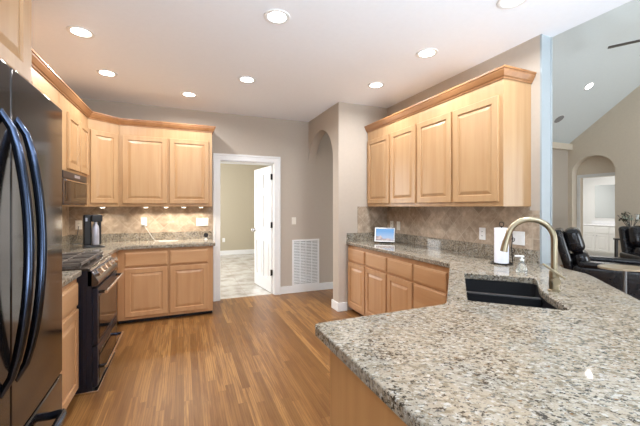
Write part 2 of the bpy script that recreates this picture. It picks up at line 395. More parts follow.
# bath room behind the alcove
struct('wall_bath', MB().box(11.3, 11.4, 3.1, 6.7, 0, 2.6).box(XE+0.29, 11.3, 3.1, 3.2, 0, 2.6).box(XE+0.29, 11.3, 6.6, 6.7, 0, 2.6).box(XE+0.2, XE+0.29, 5.3, 6.7, 0, 2.6).box(XE+0.2, XE+0.29, 3.1, y1-0.3, 0, 2.6), 'white')
struct('ceiling_bath', MB().box(XE+0.29, 11.4, 3.1, 6.7, 2.6, 2.7), 'ceiling')
ZC_ = 0.915
# door casing
def casing(a, b, top, w, y, t=0.02):
    mb = MB()
    mb.prism([(a-w, 0), (a, 0), (a, top), (b, top), (b, 0), (b+w, 0), (b+w, top+w), (a-w, top+w)], y-t, y, 'y')
    e = 0.028
    mb.prism([(a-w, 0), (a-w+e, 0), (a-w+e, top+w-e), (b+w-e, top+w-e), (b+w-e, 0), (b+w, 0), (b+w, top+w), (a-w, top+w)], y-t-0.008, y-t, 'y')
    return mb
mb = casing(0.49, 1.30, 2.05, 0.095, YB)
mb.box(0.48, 0.495, YB, YB+0.12, 0, 2.05).box(1.295, 1.31, YB, YB+0.12, 0, 2.05).box(0.495, 1.295, YB, YB+0.12, 2.035, 2.05)
struct('trim_door', mb, 'white', bevel=0.003)
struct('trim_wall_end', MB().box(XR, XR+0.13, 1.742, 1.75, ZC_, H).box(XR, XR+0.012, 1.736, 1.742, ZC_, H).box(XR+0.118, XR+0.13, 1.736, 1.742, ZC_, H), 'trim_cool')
# baseboards
def bb(name, x0, x1, y0, y1): struct(name, MB().box(x0, x1, y0, y1, 0, 0.115), 'white', bevel=0.005)
bb('baseboard_back', 1.395, 4.6, YB-0.015, YB)
mb = MB().box(1.853, 2.612-0.62, YF-0.016, YF, 0, 0.115).box(1.853, 1.87, YF, ya+0.016, 0, 0.115).box(1.87, 2.0, ya, ya+0.016, 0, 0.115)
struct('baseboard_pier', mb, 'white', bevel=0.004)
# tile fields on the walls
struct('wall_backsplash_left', MB().box(XL, 0.385, YB-0.010, YB, 1.02, 1.372), 'tile_x')
struct('wall_backsplash_corner', MB().box(XL, XL+0.010, 1.69, YB-0.010, 1.02, 1.372), 'tile_y')
struct('wall_backsplash_right', MB().box(XR-0.010, XR, 1.835, YF-0.010, 1.02, 1.372), 'tile_y')
struct('wall_backsplash_return', MB().box(2.15, XR, YF-0.010, YF, 1.02, 1.372), 'tile_x')
struct('trim_backsplash', MB().box(XR-0.011, XR, 1.752, 1.835, 0.93, 1.34), 'tile_border')

# door into the utility room
d = bpy.data.objects.new('door_1', None); COL.objects.link(d); d['kind'] = 'structure'
d.location = (1.292, 5.085, 0); d.rotation_euler = (0, 0, radians(98))
def six_panel(w, h, t):
    mb = MB()
    mb.box(0, w, -t/2+0.012, t/2-0.012, 0.012, h)
    st = 0.11; mid = w/2; cols = [(st, mid-0.045), (mid+0.045, w-st)]
    rows = [(0.22, 0.80), (1.02, 1.56), (1.68, h-0.12)]
    for sgn in (-1, 1):
        y0, y1_ = (t/2-0.012, t/2) if sgn > 0 else (-t/2, -t/2+0.012)
        for a, b in ((0, st), (mid-0.045, mid+0.045), (w-st, w)): mb.box(a, b, y0, y1_, 0.012, h)
        zz = [(0.012, 0.22), (0.80, 1.02), (1.56, 1.68), (h-0.12, h)]
        for a, b in zz:
            for (c0, c1) in cols: mb.box(c0, c1, y0, y1_, a, b)
        for a, b in rows:
            for (c0, c1) in cols:
                ym = (y0+y1_)/2
                mb.box(c0+0.03, c1-0.03, min(ym, y0)-0.0, max(ym, y0)+0.001, a+0.03, b-0.03)
    return mb
six_panel(0.79, 2.02, 0.038).build('door_leaf', 'white', d, bevel=0.002)
for z in (0.33, 1.08, 1.84):
    MB().box(-0.008, 0.004, -0.024, 0.030, z-0.045, z+0.045, 0.002).cyl((-0.004, 0.026, z-0.048), (-0.004, 0.026, z+0.048), 0.007).build('hinge', 'hinge', d)
MB().cyl((0.73, 0.019, 0.96), (0.73, 0.035, 0.96), 0.03).cyl((0.73, 0.03, 0.96), (0.73, 0.055, 0.96), 0.010).sphere((0.73, 0.068, 0.96), 0.027).build('door_knob', 'chrome', d, smooth=True)

# ================================================================== CABINETS
def box_cab(t, w, d, z0, z1, mat='maple', toe=False):
    mb = MB().box(0, w, 0, d, z0, z1)
    mb.build('body', mat, t, bevel=0.002)
    if toe: MB().box(0.0, w, 0.065, d, 0, z0).build('toe_kick', 'toe', t)
def fronts(t, lst, warm=False):
    for (kind, x0, x1, z0, z1) in lst:
        if kind == 'door': MB().panel(x0, x1, z0, z1).build('door', 'maple_warm' if warm else 'maple', t)
        else: MB().panel(x0, x1, z0, z1, 0.02, 'slab').build('drawer', 'maple_warm_h' if warm else 'maple_h', t)
R90 = pi/2
ZB, ZT = 0.05, 0.873
# ---- left run, base
t = thing('base_cabinet', (-0.71, 1.70, 0), R90, 'maple base cabinet on the left between the black fridge and the range', 'cabinet')
box_cab(t, 1.15, 0.61, ZB, ZT, 'maple_warm', True)
fronts(t, [('drawer', 0.03, 0.56, 0.67, 0.83), ('drawer', 0.59, 1.12, 0.67, 0.83), ('door', 0.03, 0.56, 0.08, 0.645), ('door', 0.59, 1.12, 0.08, 0.645)], True)
t = thing('base_cabinet', (-0.71, 3.63, 0), R90, 'blind corner base cabinet between the range and the back wall cabinets', 'cabinet')
box_cab(t, 1.36, 0.61, ZB, ZT, 'maple_warm', True)
# ---- back run, base (two units)
for (x0, x1, dr, lab) in ((-0.705, -0.168, (0.075, 0.523), 'left maple base cabinet on the back wall, nearest the range'),
                         (-0.168, 0.344, (0.014, 0.452), 'maple base cabinet on the back wall, right one beside the white door casing')):
    t = thing('base_cabinet', (x0, 4.39, 0), 0, lab, 'cabinet', 'base cabinets along the back wall')
    box_cab(t, x1-x0-0.001, 0.60, ZB, ZT, 'maple_warm', True)
    fronts(t, [('drawer', dr[0], dr[1], 0.67, 0.835), ('door', dr[0], dr[1], 0.085, 0.65)], True)
# ---- right run, base (four bays)
bays = [(3.855, 3.42), (3.41, 2.965), (2.955, 2.53), (2.525, 2.09)]
labs = ['maple base cabinet, farthest of the right run, against the end wall', 'maple base cabinet below the small screen, second from the end wall',
        'maple base cabinet with drawer over door, beside the drawer stack', 'maple cabinet with a stack of drawers only, nearest the sink corner']
for i, ((a, b), lab) in enumerate(zip(bays, labs)):
    y0 = a+0.015 if i == 0 else a; w = y0-bays[i+1][0]-0.0005 if i < 3 else y0-b+0.03
    t = thing('base_cabinet', (2.01, y0, 0), -R90, lab, 'cabinet', 'base cabinets of the right run')
    box_cab(t, w, 0.60, ZB, ZT, 'maple_warm', True)
    o = y0-a+0.004; e = o+(a-b)-0.016
    if i < 3: fronts(t, [('drawer', o, e, 0.67, 0.825), ('door', o, e, 0.085, 0.65)], True)
    else: fronts(t, [('drawer', o, e, 0.67, 0.825), ('drawer', o, e, 0.385, 0.65), ('drawer', o, e, 0.085, 0.365)], True)
# ---- sink base (diagonal), hollow for the bowls
t = thing('sink_cabinet', (1.955, 1.985, 0), radians(225), 'diagonal maple sink cabinet in the inner corner under the black sink', 'cabinet')
L = 1.06
MB().box(0, L, 0.03, 0.05, 0.09, ZT).box(0.1, L-0.1, 0.05, 0.6, 0.09, 0.11).build('body', 'maple_warm', t)
MB().box(0, L, 0.09, 0.11, 0, 0.09).build('toe_kick', 'toe', t)
for a, b in ((0.05, L/2-0.01), (L/2+0.01, L-0.05)): MB().panel(a, b, 0.11, 0.65, y=0.03).build('door', 'maple_warm', t)
MB().panel(0.05, L-0.05, 0.67, 0.825, 0.02, 'slab', y=0.03).build('drawer', 'maple_warm_h', t)
# ---- peninsula base
t = thing('peninsula_cabinet', (0, 0, 0), 0, 'plain maple end cabinet under the near end of the granite peninsula', 'cabinet')
MB().prism([(0.50, 0.0), (0.50, 1.112), (1.15, 1.112), (1.15, 0.0)], 0.0, ZT).build('body', 'maple_end', t, bevel=0.002)
MB().prism([(1.15, 0.0), (1.165, 0.0), (1.98, 0.815), (1.967, 0.83), (1.15, 0.025)], 0, ZT).prism([(1.98, 0.815), (2.48, 1.40), (2.462, 1.41), (1.967, 0.83)], 0, ZT).build('back_panel', 'maple_warm', t)

# ---- uppers
ZU0, ZU1 = 1.372, 2.40
DZ0, DZ1 = 1.41, 2.25
t = thing('upper_cabinet', (-1.0, 1.69, 0), R90, 'maple wall cabinet on the left wall, hidden beside the fridge, full height', 'cabinet', 'wall cabinets of the left corner')
MB().box(0, 1.81, 0, 0.322, ZU0, ZU1).build('body', 'maple', t)
fronts(t, [('door', 0.03, 0.58, DZ0, DZ1), ('door', 0.62, 1.17, DZ0, DZ1), ('door', 1.21, 1.78, DZ0, DZ1)])
t = thing('upper_cabinet', (-1.0, 3.51, 0), R90, 'maple wall cabinet above the built-in microwave on the left wall', 'cabinet', 'wall cabinets of the left corner')
MB().box(0, 0.925, 0, 0.322, 1.70, ZU1).box(0.80, 0.925, 0, 0.322, ZU0, 1.70).box(0, 0.02, 0, 0.322, ZU0, 1.70).box(0.02, 0.80, 0, 0.322, ZU0, ZU0+0.014).build('body', 'maple', t)
fronts(t, [('door', 0.19, 0.545, 1.725, DZ1), ('door', 0.575, 0.905, 1.725, DZ1)])
t = thing('corner_cabinet', (-1.0, 4.44, 0), 0, 'angled maple wall cabinet with one tall door in the left corner', 'cabinet', 'wall cabinets of the left corner')
ln = sqrt(0.265**2+0.23**2)
MB().prism([(0, 0.002), (0.265, 0.23), (0.265, 0.552), (-0.322, 0.552), (-0.322, 0.002)], ZU0, ZU1).build('body', 'maple', t)
MB().panel(0.02, ln-0.02, DZ0, DZ1).build('door', 'maple', t, rz=math.atan2(0.23, 0.265))
t = thing('upper_cabinet', (-0.734, 4.67, 0), 0, 'wide two-door maple wall cabinet on the back wall above the lit tile', 'cabinet', 'wall cabinets of the left corner')
MB().box(0, 1.088, 0, 0.322, ZU0, ZU1).build('body', 'maple', t, bevel=0.002)
fronts(t, [('door', 0.038, 0.535, DZ0, DZ1), ('door', 0.565, 1.045, DZ0, DZ1)])
for (a, b, ds, lab) in ((3.865, 2.842, ((0.02, 0.512), (0.548, 1.006)), 'two-door maple wall cabinet on the right wall, farther one above the screen'),
                        (2.842, 1.82, ((0.016, 0.490), (0.520, 0.985)), 'two-door maple wall cabinet on the right wall, nearer one above the paper towel')):
    t = thing('upper_cabinet', (2.30, a, 0), -R90, lab, 'cabinet', 'wall cabinets of the right wall')
    MB().box(0, a-b-0.0005, 0, 0.318, ZU0, ZU1).build('body', 'maple', t, bevel=0.002)
    fronts(t, [('door', c, e, DZ0, DZ1) for c, e in ds])

def sweep(path, prof, side):
    pts = [Vector(p) for p in path]; n = len(pts); rg = []
    for i in range(n):
        def nrm(a, b): d = (b-a).normalized(); return Vector((d.y, -d.x))*side
        if i == 0: m = nrm(pts[0], pts[1])
        elif i == n-1: m = nrm(pts[-2], pts[-1])
        else:
            a, b = nrm(pts[i-1], pts[i]), nrm(pts[i], pts[i+1]); m = (a+b)/(1+a.dot(b))
        rg.append([(pts[i].x+m.x*o_, pts[i].y+m.y*o_, z) for o_, z in prof])
    mb = MB(); mb.rings(rg); return mb
PROF = [(0.0005, 2.372), (0.008, 2.372), (0.010, 2.384), (0.018, 2.390), (0.026, 2.405), (0.036, 2.424), (0.038, 2.436), (0.044, 2.438), (0.044, 2.452), (0.0005, 2.452)]
tag(sweep([(-1.0, 1.69), (-1.0, 4.44), (-0.735, 4.67), (0.354, 4.67), (0.354, 4.998)], PROF, 1).build('crown_molding', 'crown'), 'maple crown molding along the top of the left corner wall cabinets', 'molding')
tag(sweep([(2.618, 1.82), (2.30, 1.82), (2.30, 3.878)], PROF, -1).build('crown_molding', 'crown'), 'maple crown molding along the top of the right wall cabinets', 'molding')

# ---- cabinet over the fridge
t = thing('fridge_cabinet', (-0.57, 0.70, 0), R90, 'deep wall cabinet above the black fridge at the top left', 'cabinet')
MB().box(0, 0.98, 0.0, 0.758, 1.83, 2.50).build('body', 'maple', t)
MB().box(0.955, 0.98, 0.0, 0.758, 0, 1.83).build('side_panel', 'maple', t)
fronts(t, [('door', 0.02, 0.45, 1.85, 2.47), ('door', 0.47, 0.905, 1.85, 2.47)])

# ================================================================== COUNTERTOPS
def eased(mb, name, parent=None): return mb.build(name, 'granite', parent, bevel=0.006, bseg=3)
ZC = 0.914
c = thing('countertop', (0, 0, 0), 0, 'granite countertop running around the left corner and along the back wall', 'countertop')
eased(MB().prism([(XL, 3.625), (-0.68, 3.625), (-0.68, 4.30), (-0.66, 4.345), (-0.62, 4.36), (0.372, 4.36), (0.372, YB-0.0), (XL, YB-0.0)], 0.874, ZC), 'slab', c)
MB().box(XL, 0.372, YB-0.022, YB-0.001, ZC, 1.02).box(XL, XL+0.02, 3.625, YB-0.022, ZC, 1.02).build('splash_strip', 'granite', c)
c = thing('countertop', (0, 0, 0), 0, 'short granite countertop between the black fridge and the range', 'countertop')
eased(MB().prism([(XL, 1.69), (-0.68, 1.69), (-0.68, 2.853), (XL, 2.853)], 0.874, ZC), 'slab', c)
MB().box(XL, XL+0.02, 1.69, 2.853, ZC, 1.02).build('splash_strip', 'granite', c)

c = thing('countertop', (0, 0, 0), 0, 'large speckled granite countertop of the peninsula and right wall holding the sink', 'countertop')
def uv(u, v): return ((u+v)/sqrt(2), (u-v)/sqrt(2))
def rrect(u0, u1, v0, v1, r, n=5):
    P = []
    for (cu, cv, a0) in ((u1-r, v1-r, 0), (u0+r, v1-r, 90), (u0+r, v0+r, 180), (u1-r, v0+r, 270)):
        for k in range(n+1):
            a = radians(a0+90*k/n); P.append((cu+r*cos(a), cv+r*sin(a)))
        if a0 == 0:      # the faucet side bows in towards the bowls
            ua, ub = u1-r, u0+r
            for k in range(1, 14):
                q = k/14; P.append((ua+(ub-ua)*q, v1-0.034*sin(pi*q)**2))
    return [uv(*q) for q in P]
U0, U1, V0, V1 = 1.757, 2.475, 0.052, 0.462
outer = [(XR, YF), (1.977, YF), (1.977, 2.045), (1.167, 1.228), (1.145, 1.214), (1.11, 1.206), (0.488, 1.200), (0.472, 1.190), (0.465, 1.17), (0.465, -0.10), (1.08, -0.10),
         (2.48, 1.31), (2.545, 1.385), (2.57, 1.46), (2.60, 1.55), (2.70, 1.65), (2.75, 1.748), (XR, 1.748)]
eased(MB().prism(outer, 0.874, ZC, 'z', holes=[rrect(U0, U1, V0, V1, 0.02)]), 'slab', c)
MB().box(XR-0.022, XR-0.001, 1.752, YF-0.022, ZC, 1.02).box(1.985, XR-0.001, YF-0.022, YF-0.001, ZC, 1.02).build('splash_strip', 'granite', c)

# ---- sink
t = thing('kitchen_sink', (*uv((U0+U1)/2, (V0+V1)/2), 0.68), 0, 'black double-bowl sink set under the granite in the corner', 'sink')
cx_, cy_ = uv((U0+U1)/2, (V0+V1)/2)
def loc_ring(u0, u1, v0, v1, r, z, n=5): return [(x-cx_, y-cy_, z-0.68) for x, y in rrect(u0, u1, v0, v1, r, n)]
mb = MB(); e = 0.004; w = 0.012
mb_r = [loc_ring(U0-w, U1+w, V0-w, V1+w, 0.04, 0.8735), loc_ring(U0-w, U1+w, V0-w, V1+w, 0.04, 0.682)]
# outer shell then inner bowl
V = []
for rg in (loc_ring(U0+0.03, U1-0.03, V0+0.03, V1-0.03, 0.03, 0.700), loc_ring(U0+0.008, U1-0.008, V0+0.008, V1-0.008, 0.035, 0.72), loc_ring(U0-e, U1+e, V0-e, V1+e, 0.03, 0.862),
           loc_ring(U0-e, U1+e, V0-e, V1+e, 0.03, 0.873), loc_ring(U0-w-e, U1+w+e, V0-w-e, V1+w+e, 0.04, 0.873), loc_ring(U0-w, U1+w, V0-w, V1+w, 0.05, 0.70), loc_ring(U0+0.03, U1-0.03, V0+0.03, V1-0.03, 0.03, 0.685)):
    V.append(rg)
mb.rings(V)
mb.build('bowl', 'sink', t, smooth=True)
um = 2.115
pts = [uv(um-0.016, V0+0.0), uv(um-0.016, V1-0.034), uv(um+0.016, V1-0.034), uv(um+0.016, V0)]
MB().prism([(x-cx_, y-cy_) for x, y in pts], 0.02, 0.193).build('divider', 'sink', t, bevel=0.007, bseg=3)
for uu in (1.94, 2.30):
    x, y = uv(uu, 0.26); MB().cyl((x-cx_, y-cy_, 0.019), (x-cx_, y-cy_, 0.026), 0.045).build('drain', 'grey_metal', t, smooth=True)

# ---- faucet
t = thing('faucet', (1.852, 1.160, ZC+0.0005), -R90/2, 'brushed gold gooseneck faucet with side lever behind the black sink', 'faucet')
# local x = away from sink (+v), local y = +u
MB().lathe([(0.030, 0), (0.030, 0.006), (0.024, 0.010), (0.024, 0.105), (0.018, 0.112)]).build('base', 'gold', t, smooth=True)
R = 0.110; hz = 0.385-R
pts = [(0, 0, 0.10), (0, 0, 0.18), (0, 0, hz)]+[(-R+R*cos(a*pi/16), 0, hz+R*sin(a*pi/16)) for a in range(1, 16)]
pts += [(-2*R-0.004, 0, hz), (-2*R-0.009, 0, hz-0.02)]
MB().tube(pts, 0.0155, 16).build('spout', 'gold', t, smooth=True)
MB().tube([(-2*R-0.008, 0, hz-0.012), (-2*R-0.016, 0, hz-0.05), (-2*R-0.020, 0, hz-0.074)], 0.019, 16, rs=[0.0165, 0.018, 0.0195]).build('spray_head', 'gold', t, smooth=True)
MB().cyl((0, -0.018, 0.060), (0, -0.052, 0.060), 0.019).build('valve', 'gold', t, smooth=True)
q = MB().box(-0.100, 0.022, -0.013, 0.013, -0.006, 0.006, 0.003)
q.xf(Matrix.Translation((0.018, -0.052, 0.092)) @ Matrix.Rotation(radians(36), 4, 'Y')); q.build('lever', 'gold', t)

# ================================================================== FRIDGE
t = thing('refrigerator', (-0.45, 0.737, 0), R90, 'tall black stainless french-door fridge with bottom freezer drawer at the left edge', 'refrigerator')
FW, FH, FD = 0.908, 1.765, 0.86
MB().box(0.004, FW-0.004, 0.075, FD, 0.03, FH-0.01).box(0.03, FW-0.03, 0.09, FD-0.02, 0, 0.03).build('body', 'black_body', t)
def bowed(x0, x1, z0, z1, depth=0.07, bow=0.008, seg=10):
    mb = MB(); poly = [(x0, depth)]
    for k in range(seg+1):
        x = x0+(x1-x0)*k/seg; s_ = (x-FW/2)/(FW/2); poly.append((x, bow*s_*s_))
    poly.append((x1, depth)); mb.prism(poly, z0, z1); return mb
dl = bowed(0, FW/2-0.003, 0.70, FH).build('left_door', 'black_gloss', t, bevel=0.004, smooth=True)
dr = bowed(FW/2+0.003, FW, 0.70, FH).build('right_door', 'black_gloss', t, bevel=0.004, smooth=True)
fz = bowed(0, FW, 0.05, 0.690).build('freezer_drawer', 'black_gloss', t, bevel=0.004, smooth=True)
for par, x in ((dl, FW/2-0.050), (dr, FW/2+0.040)):
    pts = []
    for k in range(17):
        a = k/16; pts.append((x, 0.006-0.064*sin(pi*min(1, max(0, a)))**0.55, 0.86+0.77*a))
    MB().tube(pts, 0.0125, 14, rs=[0.0085+0.004*min(1, 6*min(k, 16-k)/16) for k in range(17)]).build('handle', 'handle_dark', par, smooth=True)
pts = [(0.10, 0.012, 0.60), (0.102, -0.018, 0.604), (0.112, -0.036, 0.61), (0.13, -0.042, 0.61)]+[(0.13+0.60*k/6, -0.042, 0.61) for k in range(1, 7)]+[(0.748, -0.036, 0.61), (0.758, -0.018, 0.604), (0.76, 0.012, 0.60)]
MB().tube(pts, 0.014, 12).build('handle', 'handle_dark', fz, smooth=True)

# ================================================================== RANGE
t = thing('range_stove', (-0.59, 2.862, 0), R90, 'black slide-in gas range with cast iron grates and chrome knobs', 'stove')
RW = 0.755
mb = MB().box(0, RW, 0.03, 0.70, 0.02, 0.90)
for k in range(4): mb.box(-0.0035, 0.0, 0.05+0.014+k*0.035, 0.05+0.030+k*0.035, 0.04, 0.80)
mb.build('body', 'black_body', t, bevel=0.003)
MB().box(0.0, RW, -0.008, 0.20, 0.0, 0.02, 0.004).build('kick_plate', 'chrome', t)
ct = MB().box(-0.004, RW+0.004, 0.05, 0.715, 0.90, 0.922, 0.004).build('cooktop', 'cooktop', t)
for bx, by, br in ((0.17, 0.22, 0.045), (0.17, 0.52, 0.035), (RW/2, 0.37, 0.05), (RW-0.17, 0.22, 0.04), (RW-0.17, 0.52, 0.05)):
    MB().lathe([(br*1.15, 0), (br*1.15, 0.006), (br, 0.008), (br, 0.018), (br*0.8, 0.022)], (bx, by, 0.9215), 20).build('burner', 'iron', ct, smooth=True)
for k in range(3):
    x0 = 0.02+k*0.2417; x1 = x0+0.232; mb = MB(); z0, z1 = 0.944, 0.958
    for y in (0.10, 0.67): mb.box(x0, x1, y, y+0.014, z0-0.004, z1)
    for x in (x0, x1-0.014): mb.box(x, x+0.014, 0.10, 0.684, z0-0.004, z1)
    for y in (0.24, 0.38, 0.52): mb.box(x0, x1, y, y+0.011, z0, z1+0.004)
    mb.box((x0+x1)/2-0.006, (x0+x1)/2+0.006, 0.10, 0.684, z0, z1+0.005)
    for x in (x0+0.004, x1-0.016):
        for y in (0.105, 0.665): mb.box(x, x+0.012, y, y+0.012, 0.9225, z0)
    mb.build('grate', 'iron', ct, bevel=0.002)
# slanted control panel
cp = MB().prism([(0.06, 0.905), (0.06, 0.785), (-0.002, 0.785), (-0.014, 0.805), (-0.010, 0.825), (0.045, 0.915)], 0.0, RW, 'x')
cp.bm.transform(Matrix.Identity(4))
cp = cp.build('control_panel', 'panel_steel', t, bevel=0.003)
nrm = Vector((0, -0.85, 0.52)).normalized()
for k in range(5):
    x = 0.10+k*0.14; b = Vector((x, 0.017, 0.868))
    MB().cyl(b, b+nrm*0.012, 0.027).cyl(b+nrm*0.012, b+nrm*0.042, 0.023, 0.020).build('knob', 'chrome', cp, smooth=True)
od = MB().box(0.004, RW-0.004, -0.004, 0.03, 0.352, 0.768, 0.003).build('oven_door', 'black_body', t)
MB().box(0.05, RW-0.05, -0.007, -0.004, 0.38, 0.70).build('window', 'glass_black', od)
def bar(x0, x1, z, out, par, nm):
    h = MB().cyl((x0, -out, z), (x1, -out, z), 0.011, seg=14).build('handle', 'chrome', par, smooth=True)
    for x in (x0+0.02, x1-0.02): MB().box(x-0.013, x+0.013, -out, -0.004, z-0.010, z+0.010, 0.003).build('bracket', 'handle_dark', par)
bar(0.02, RW-0.02, 0.735, 0.055, od, '')
dw = MB().box(0.004, RW-0.004, -0.004, 0.03, 0.045, 0.342, 0.003).build('storage_drawer', 'black_body', t)
MB().box(0.05, RW-0.05, -0.007, -0.004, 0.07, 0.29).build('drawer_panel', 'glass_black', dw)
bar(0.02, RW-0.02, 0.18, 0.055, dw, '')

# ---- microwave
t = thing('microwave', (-0.985, 3.535, 1.389), R90, 'built-in microwave with dark door in the left wall cabinets', 'microwave')
MB().box(0, 0.762, 0.012, 0.32, 0, 0.305).build('body', 'black_body', t)
dd = MB().box(0.0, 0.762, -0.008, 0.012, 0.0, 0.235, 0.003).build('door', 'panel_steel', t)
MB().box(0.05, 0.71, -0.0105, -0.008, 0.035, 0.205).build('window', 'glass_black', dd)
MB().box(0.0, 0.762, -0.006, 0.012, 0.240, 0.304, 0.002).build('control_strip', 'black_body', t)
MB().box(0.33, 0.50, -0.0075, -0.006, 0.262, 0.288).build('display', 'silver', t)
MB().box(0.03, 0.73, -0.024, -0.016, 0.216, 0.226, 0.002).box(0.04, 0.05, -0.016, -0.008, 0.216, 0.226).box(0.71, 0.72, -0.016, -0.008, 0.216, 0.226).build('handle', 'chrome', t)

area('cooktop_lamp', (-1.12, 3.85, 1.375), (0, 0, 0), 0.10, 0.30, 3.0, (1.0, 0.92, 0.82), 150)  # added fill beneath the microwave to brighten range and counter
# ================================================================== CEILING LIGHTS
can_pos = [(-0.744, 3.10, 'recessed ceiling light at the upper left, above the range'), (-0.726, 3.95, 'recessed ceiling light over the left corner cabinets'),
           (0.06, 4.32, 'recessed ceiling light nearest the back wall upper cabinets'), (0.63, 3.575, 'recessed ceiling light in the middle column, in front of the doorway'),
           (0.622, 2.31, 'largest recessed ceiling light at the top centre'), (2.003, 2.345, 'recessed ceiling light before the right wall cabinets, nearer one'),
           (2.0, 3.18, 'recessed ceiling light before the right wall cabinets, farther one'), (2.016, 1.525, 'recessed ceiling light cut by the top edge of the photo')]
proto = None
KITCHEN_W = 6.6
for i, (x, y, lab) in enumerate(can_pos):
    if proto is None:
        proto = thing('ceiling_light', (x, y, H), 0, lab, 'ceiling light', 'recessed kitchen ceiling lights')
        mb = MB(); rg = [(0.095, -0.0005), (0.093, -0.006), (0.080, -0.009), (0.066, -0.004), (0.066, -0.0005)]
        n = 32; V = [[mb.bm.verts.new((r*cos(2*pi*k/n), r*sin(2*pi*k/n), z)) for k in range(n)] for r, z in rg]
        for a, b in zip(V, V[1:]+V[:1]):
            for k in range(n): mb.bm.faces.new((a[k], a[(k+1) % n], b[(k+1) % n], b[k]))
        mb.build('trim_ring', 'white', proto, smooth=True)
        MB().lathe([(0.066, -0.0008), (0.066, -0.003), (0.05, -0.0055), (0.02, -0.007)]).build('lens', 'lens', proto, smooth=True)
        o = proto
    else:
        o = copy_tree(proto); o.location = (x, y, H); o['label'] = lab
    l = area('can_lamp', (x, y, H-0.012), (0, 0, 0), 0.12, 0.12, KITCHEN_W, (0.93, 0.96, 1.0), 165, 'DISK')
# sloped-ceiling fixtures in the living room
tilt = math.atan(SL)
def on_slope(name, x, y, lab, cat): 
    t = thing(name, (x, y, slope_z(y)-0.001), 0, lab, cat); t.rotation_euler = (-tilt, 0, 0); return t
t = on_slope('ceiling_light', 7.17, 3.85, 'recessed light in the sloped living room ceiling', 'ceiling light')
for ch in proto.children:
    c_ = ch.copy(); COL.objects.link(c_); c_.parent = t
l = area('can_lamp', (7.17, 3.85-0.01, slope_z(3.85)-0.02), (-tilt, 0, 0), 0.05, 0.05, 1.0, (1.0, 0.95, 0.9), 165, 'DISK')
# round grille at px (559,119)
sx = (559-320)/329
for it in range(1):
    s_, c_ = sin(radians(22.5)), cos(radians(22.5))
    kx, ky, kz = sx*c_+s_, -sx*s_+c_, (206.7-119)/329
    dd_ = (ZP-1.37+SL*YB)/(kz+SL*ky)
t = on_slope('ceiling_speaker', kx*dd_, ky*dd_, 'round grey speaker grille in the sloped living room ceiling', 'speaker')
MB().lathe([(0.10, -0.001), (0.10, -0.006), (0.092, -0.009), (0.03, -0.010)]).build('grille', 'speaker', t, smooth=True)
MB().lathe([(0.112, -0.0005), (0.110, -0.004), (0.101, -0.005)]).build('rim', 'white', t, smooth=True)
# ceiling fan
def cam_pt(l, d): return (l*c_+d*s_, -l*s_+d*c_)
s_, c_ = sin(radians(22.5)), cos(radians(22.5))
hx, hy = cam_pt(4.44, 4.12); fz_ = 3.545
t = thing('ceiling_fan', (hx, hy, fz_), 0, 'dark ceiling fan whose single blade enters at the top right', 'fan')
top = slope_z(hy)
MB().cyl((0, 0, 0.06), (0, 0, top-fz_-0.06), 0.012).cyl((0, 0, top-fz_-0.08), (0, 0, top-fz_-0.0), 0.06).build('downrod', 'fan', t)
MB().lathe([(0.05, -0.09), (0.10, -0.06), (0.12, 0.0), (0.10, 0.05), (0.03, 0.08)]).build('motor', 'fan', t, smooth=True)
tipx, tipy = cam_pt(3.94, 4.5); a0 = math.atan2(tipy-hy, tipx-hx)
for k in range(5):
    a = a0+k*2*pi/5; q = MB().prism([(0.10, -0.03), (0.22, -0.055), (0.60, -0.065), (0.63, -0.05), (0.63, 0.05), (0.60, 0.065), (0.22, 0.055), (0.10, 0.03)], -0.004, 0.004)
    q.xf(Matrix.Rotation(a, 4, 'Z') @ Matrix.Rotation(radians(-8), 4, 'X')); q.build('blade', 'fan', t)

# ---- under-cabinet pucks
pp = None
for i, (x, lab) in enumerate(((-0.46, 'leftmost under-cabinet light above the back counter'), (-0.22, 'second under-cabinet light from the left above the back counter'),
                              (0.0, 'third under-cabinet light from the left above the back counter'), (0.22, 'rightmost under-cabinet light above the back counter'))):
    if pp is None:
        pp = thing('puck_light', (x, 4.86, ZU0), 0, lab, 'light', 'under-cabinet lights over the back counter')
        MB().lathe([(0.033, -0.0005), (0.033, -0.012), (0.028, -0.014)]).build('housing', 'white', pp, smooth=True)
        MB().lathe([(0.024, -0.0141), (0.022, -0.017)]).build('lens', 'puck', pp, smooth=True)
    else:
        o = copy_tree(pp); o.location = (x, 4.86, ZU0); o['label'] = lab
    area('puck_lamp', (x, 4.86, ZU0-0.02), (radians(-12), 0, 0), 0.05, 0.05, 1.3, (1.0, 0.90, 0.76), 150, 'DISK')

o = copy_tree(pp); o.location = (-0.93, 4.80, ZU0); o['label'] = 'under-cabinet light beneath the angled corner cabinet, above the drink machine'
area('puck_lamp', (-0.93, 4.80, ZU0-0.02), (radians(-10), 0, 0), 0.05, 0.05, 1.1, (1.0, 0.90, 0.76), 160, 'DISK')  # added together with its puck to brighten the left corner
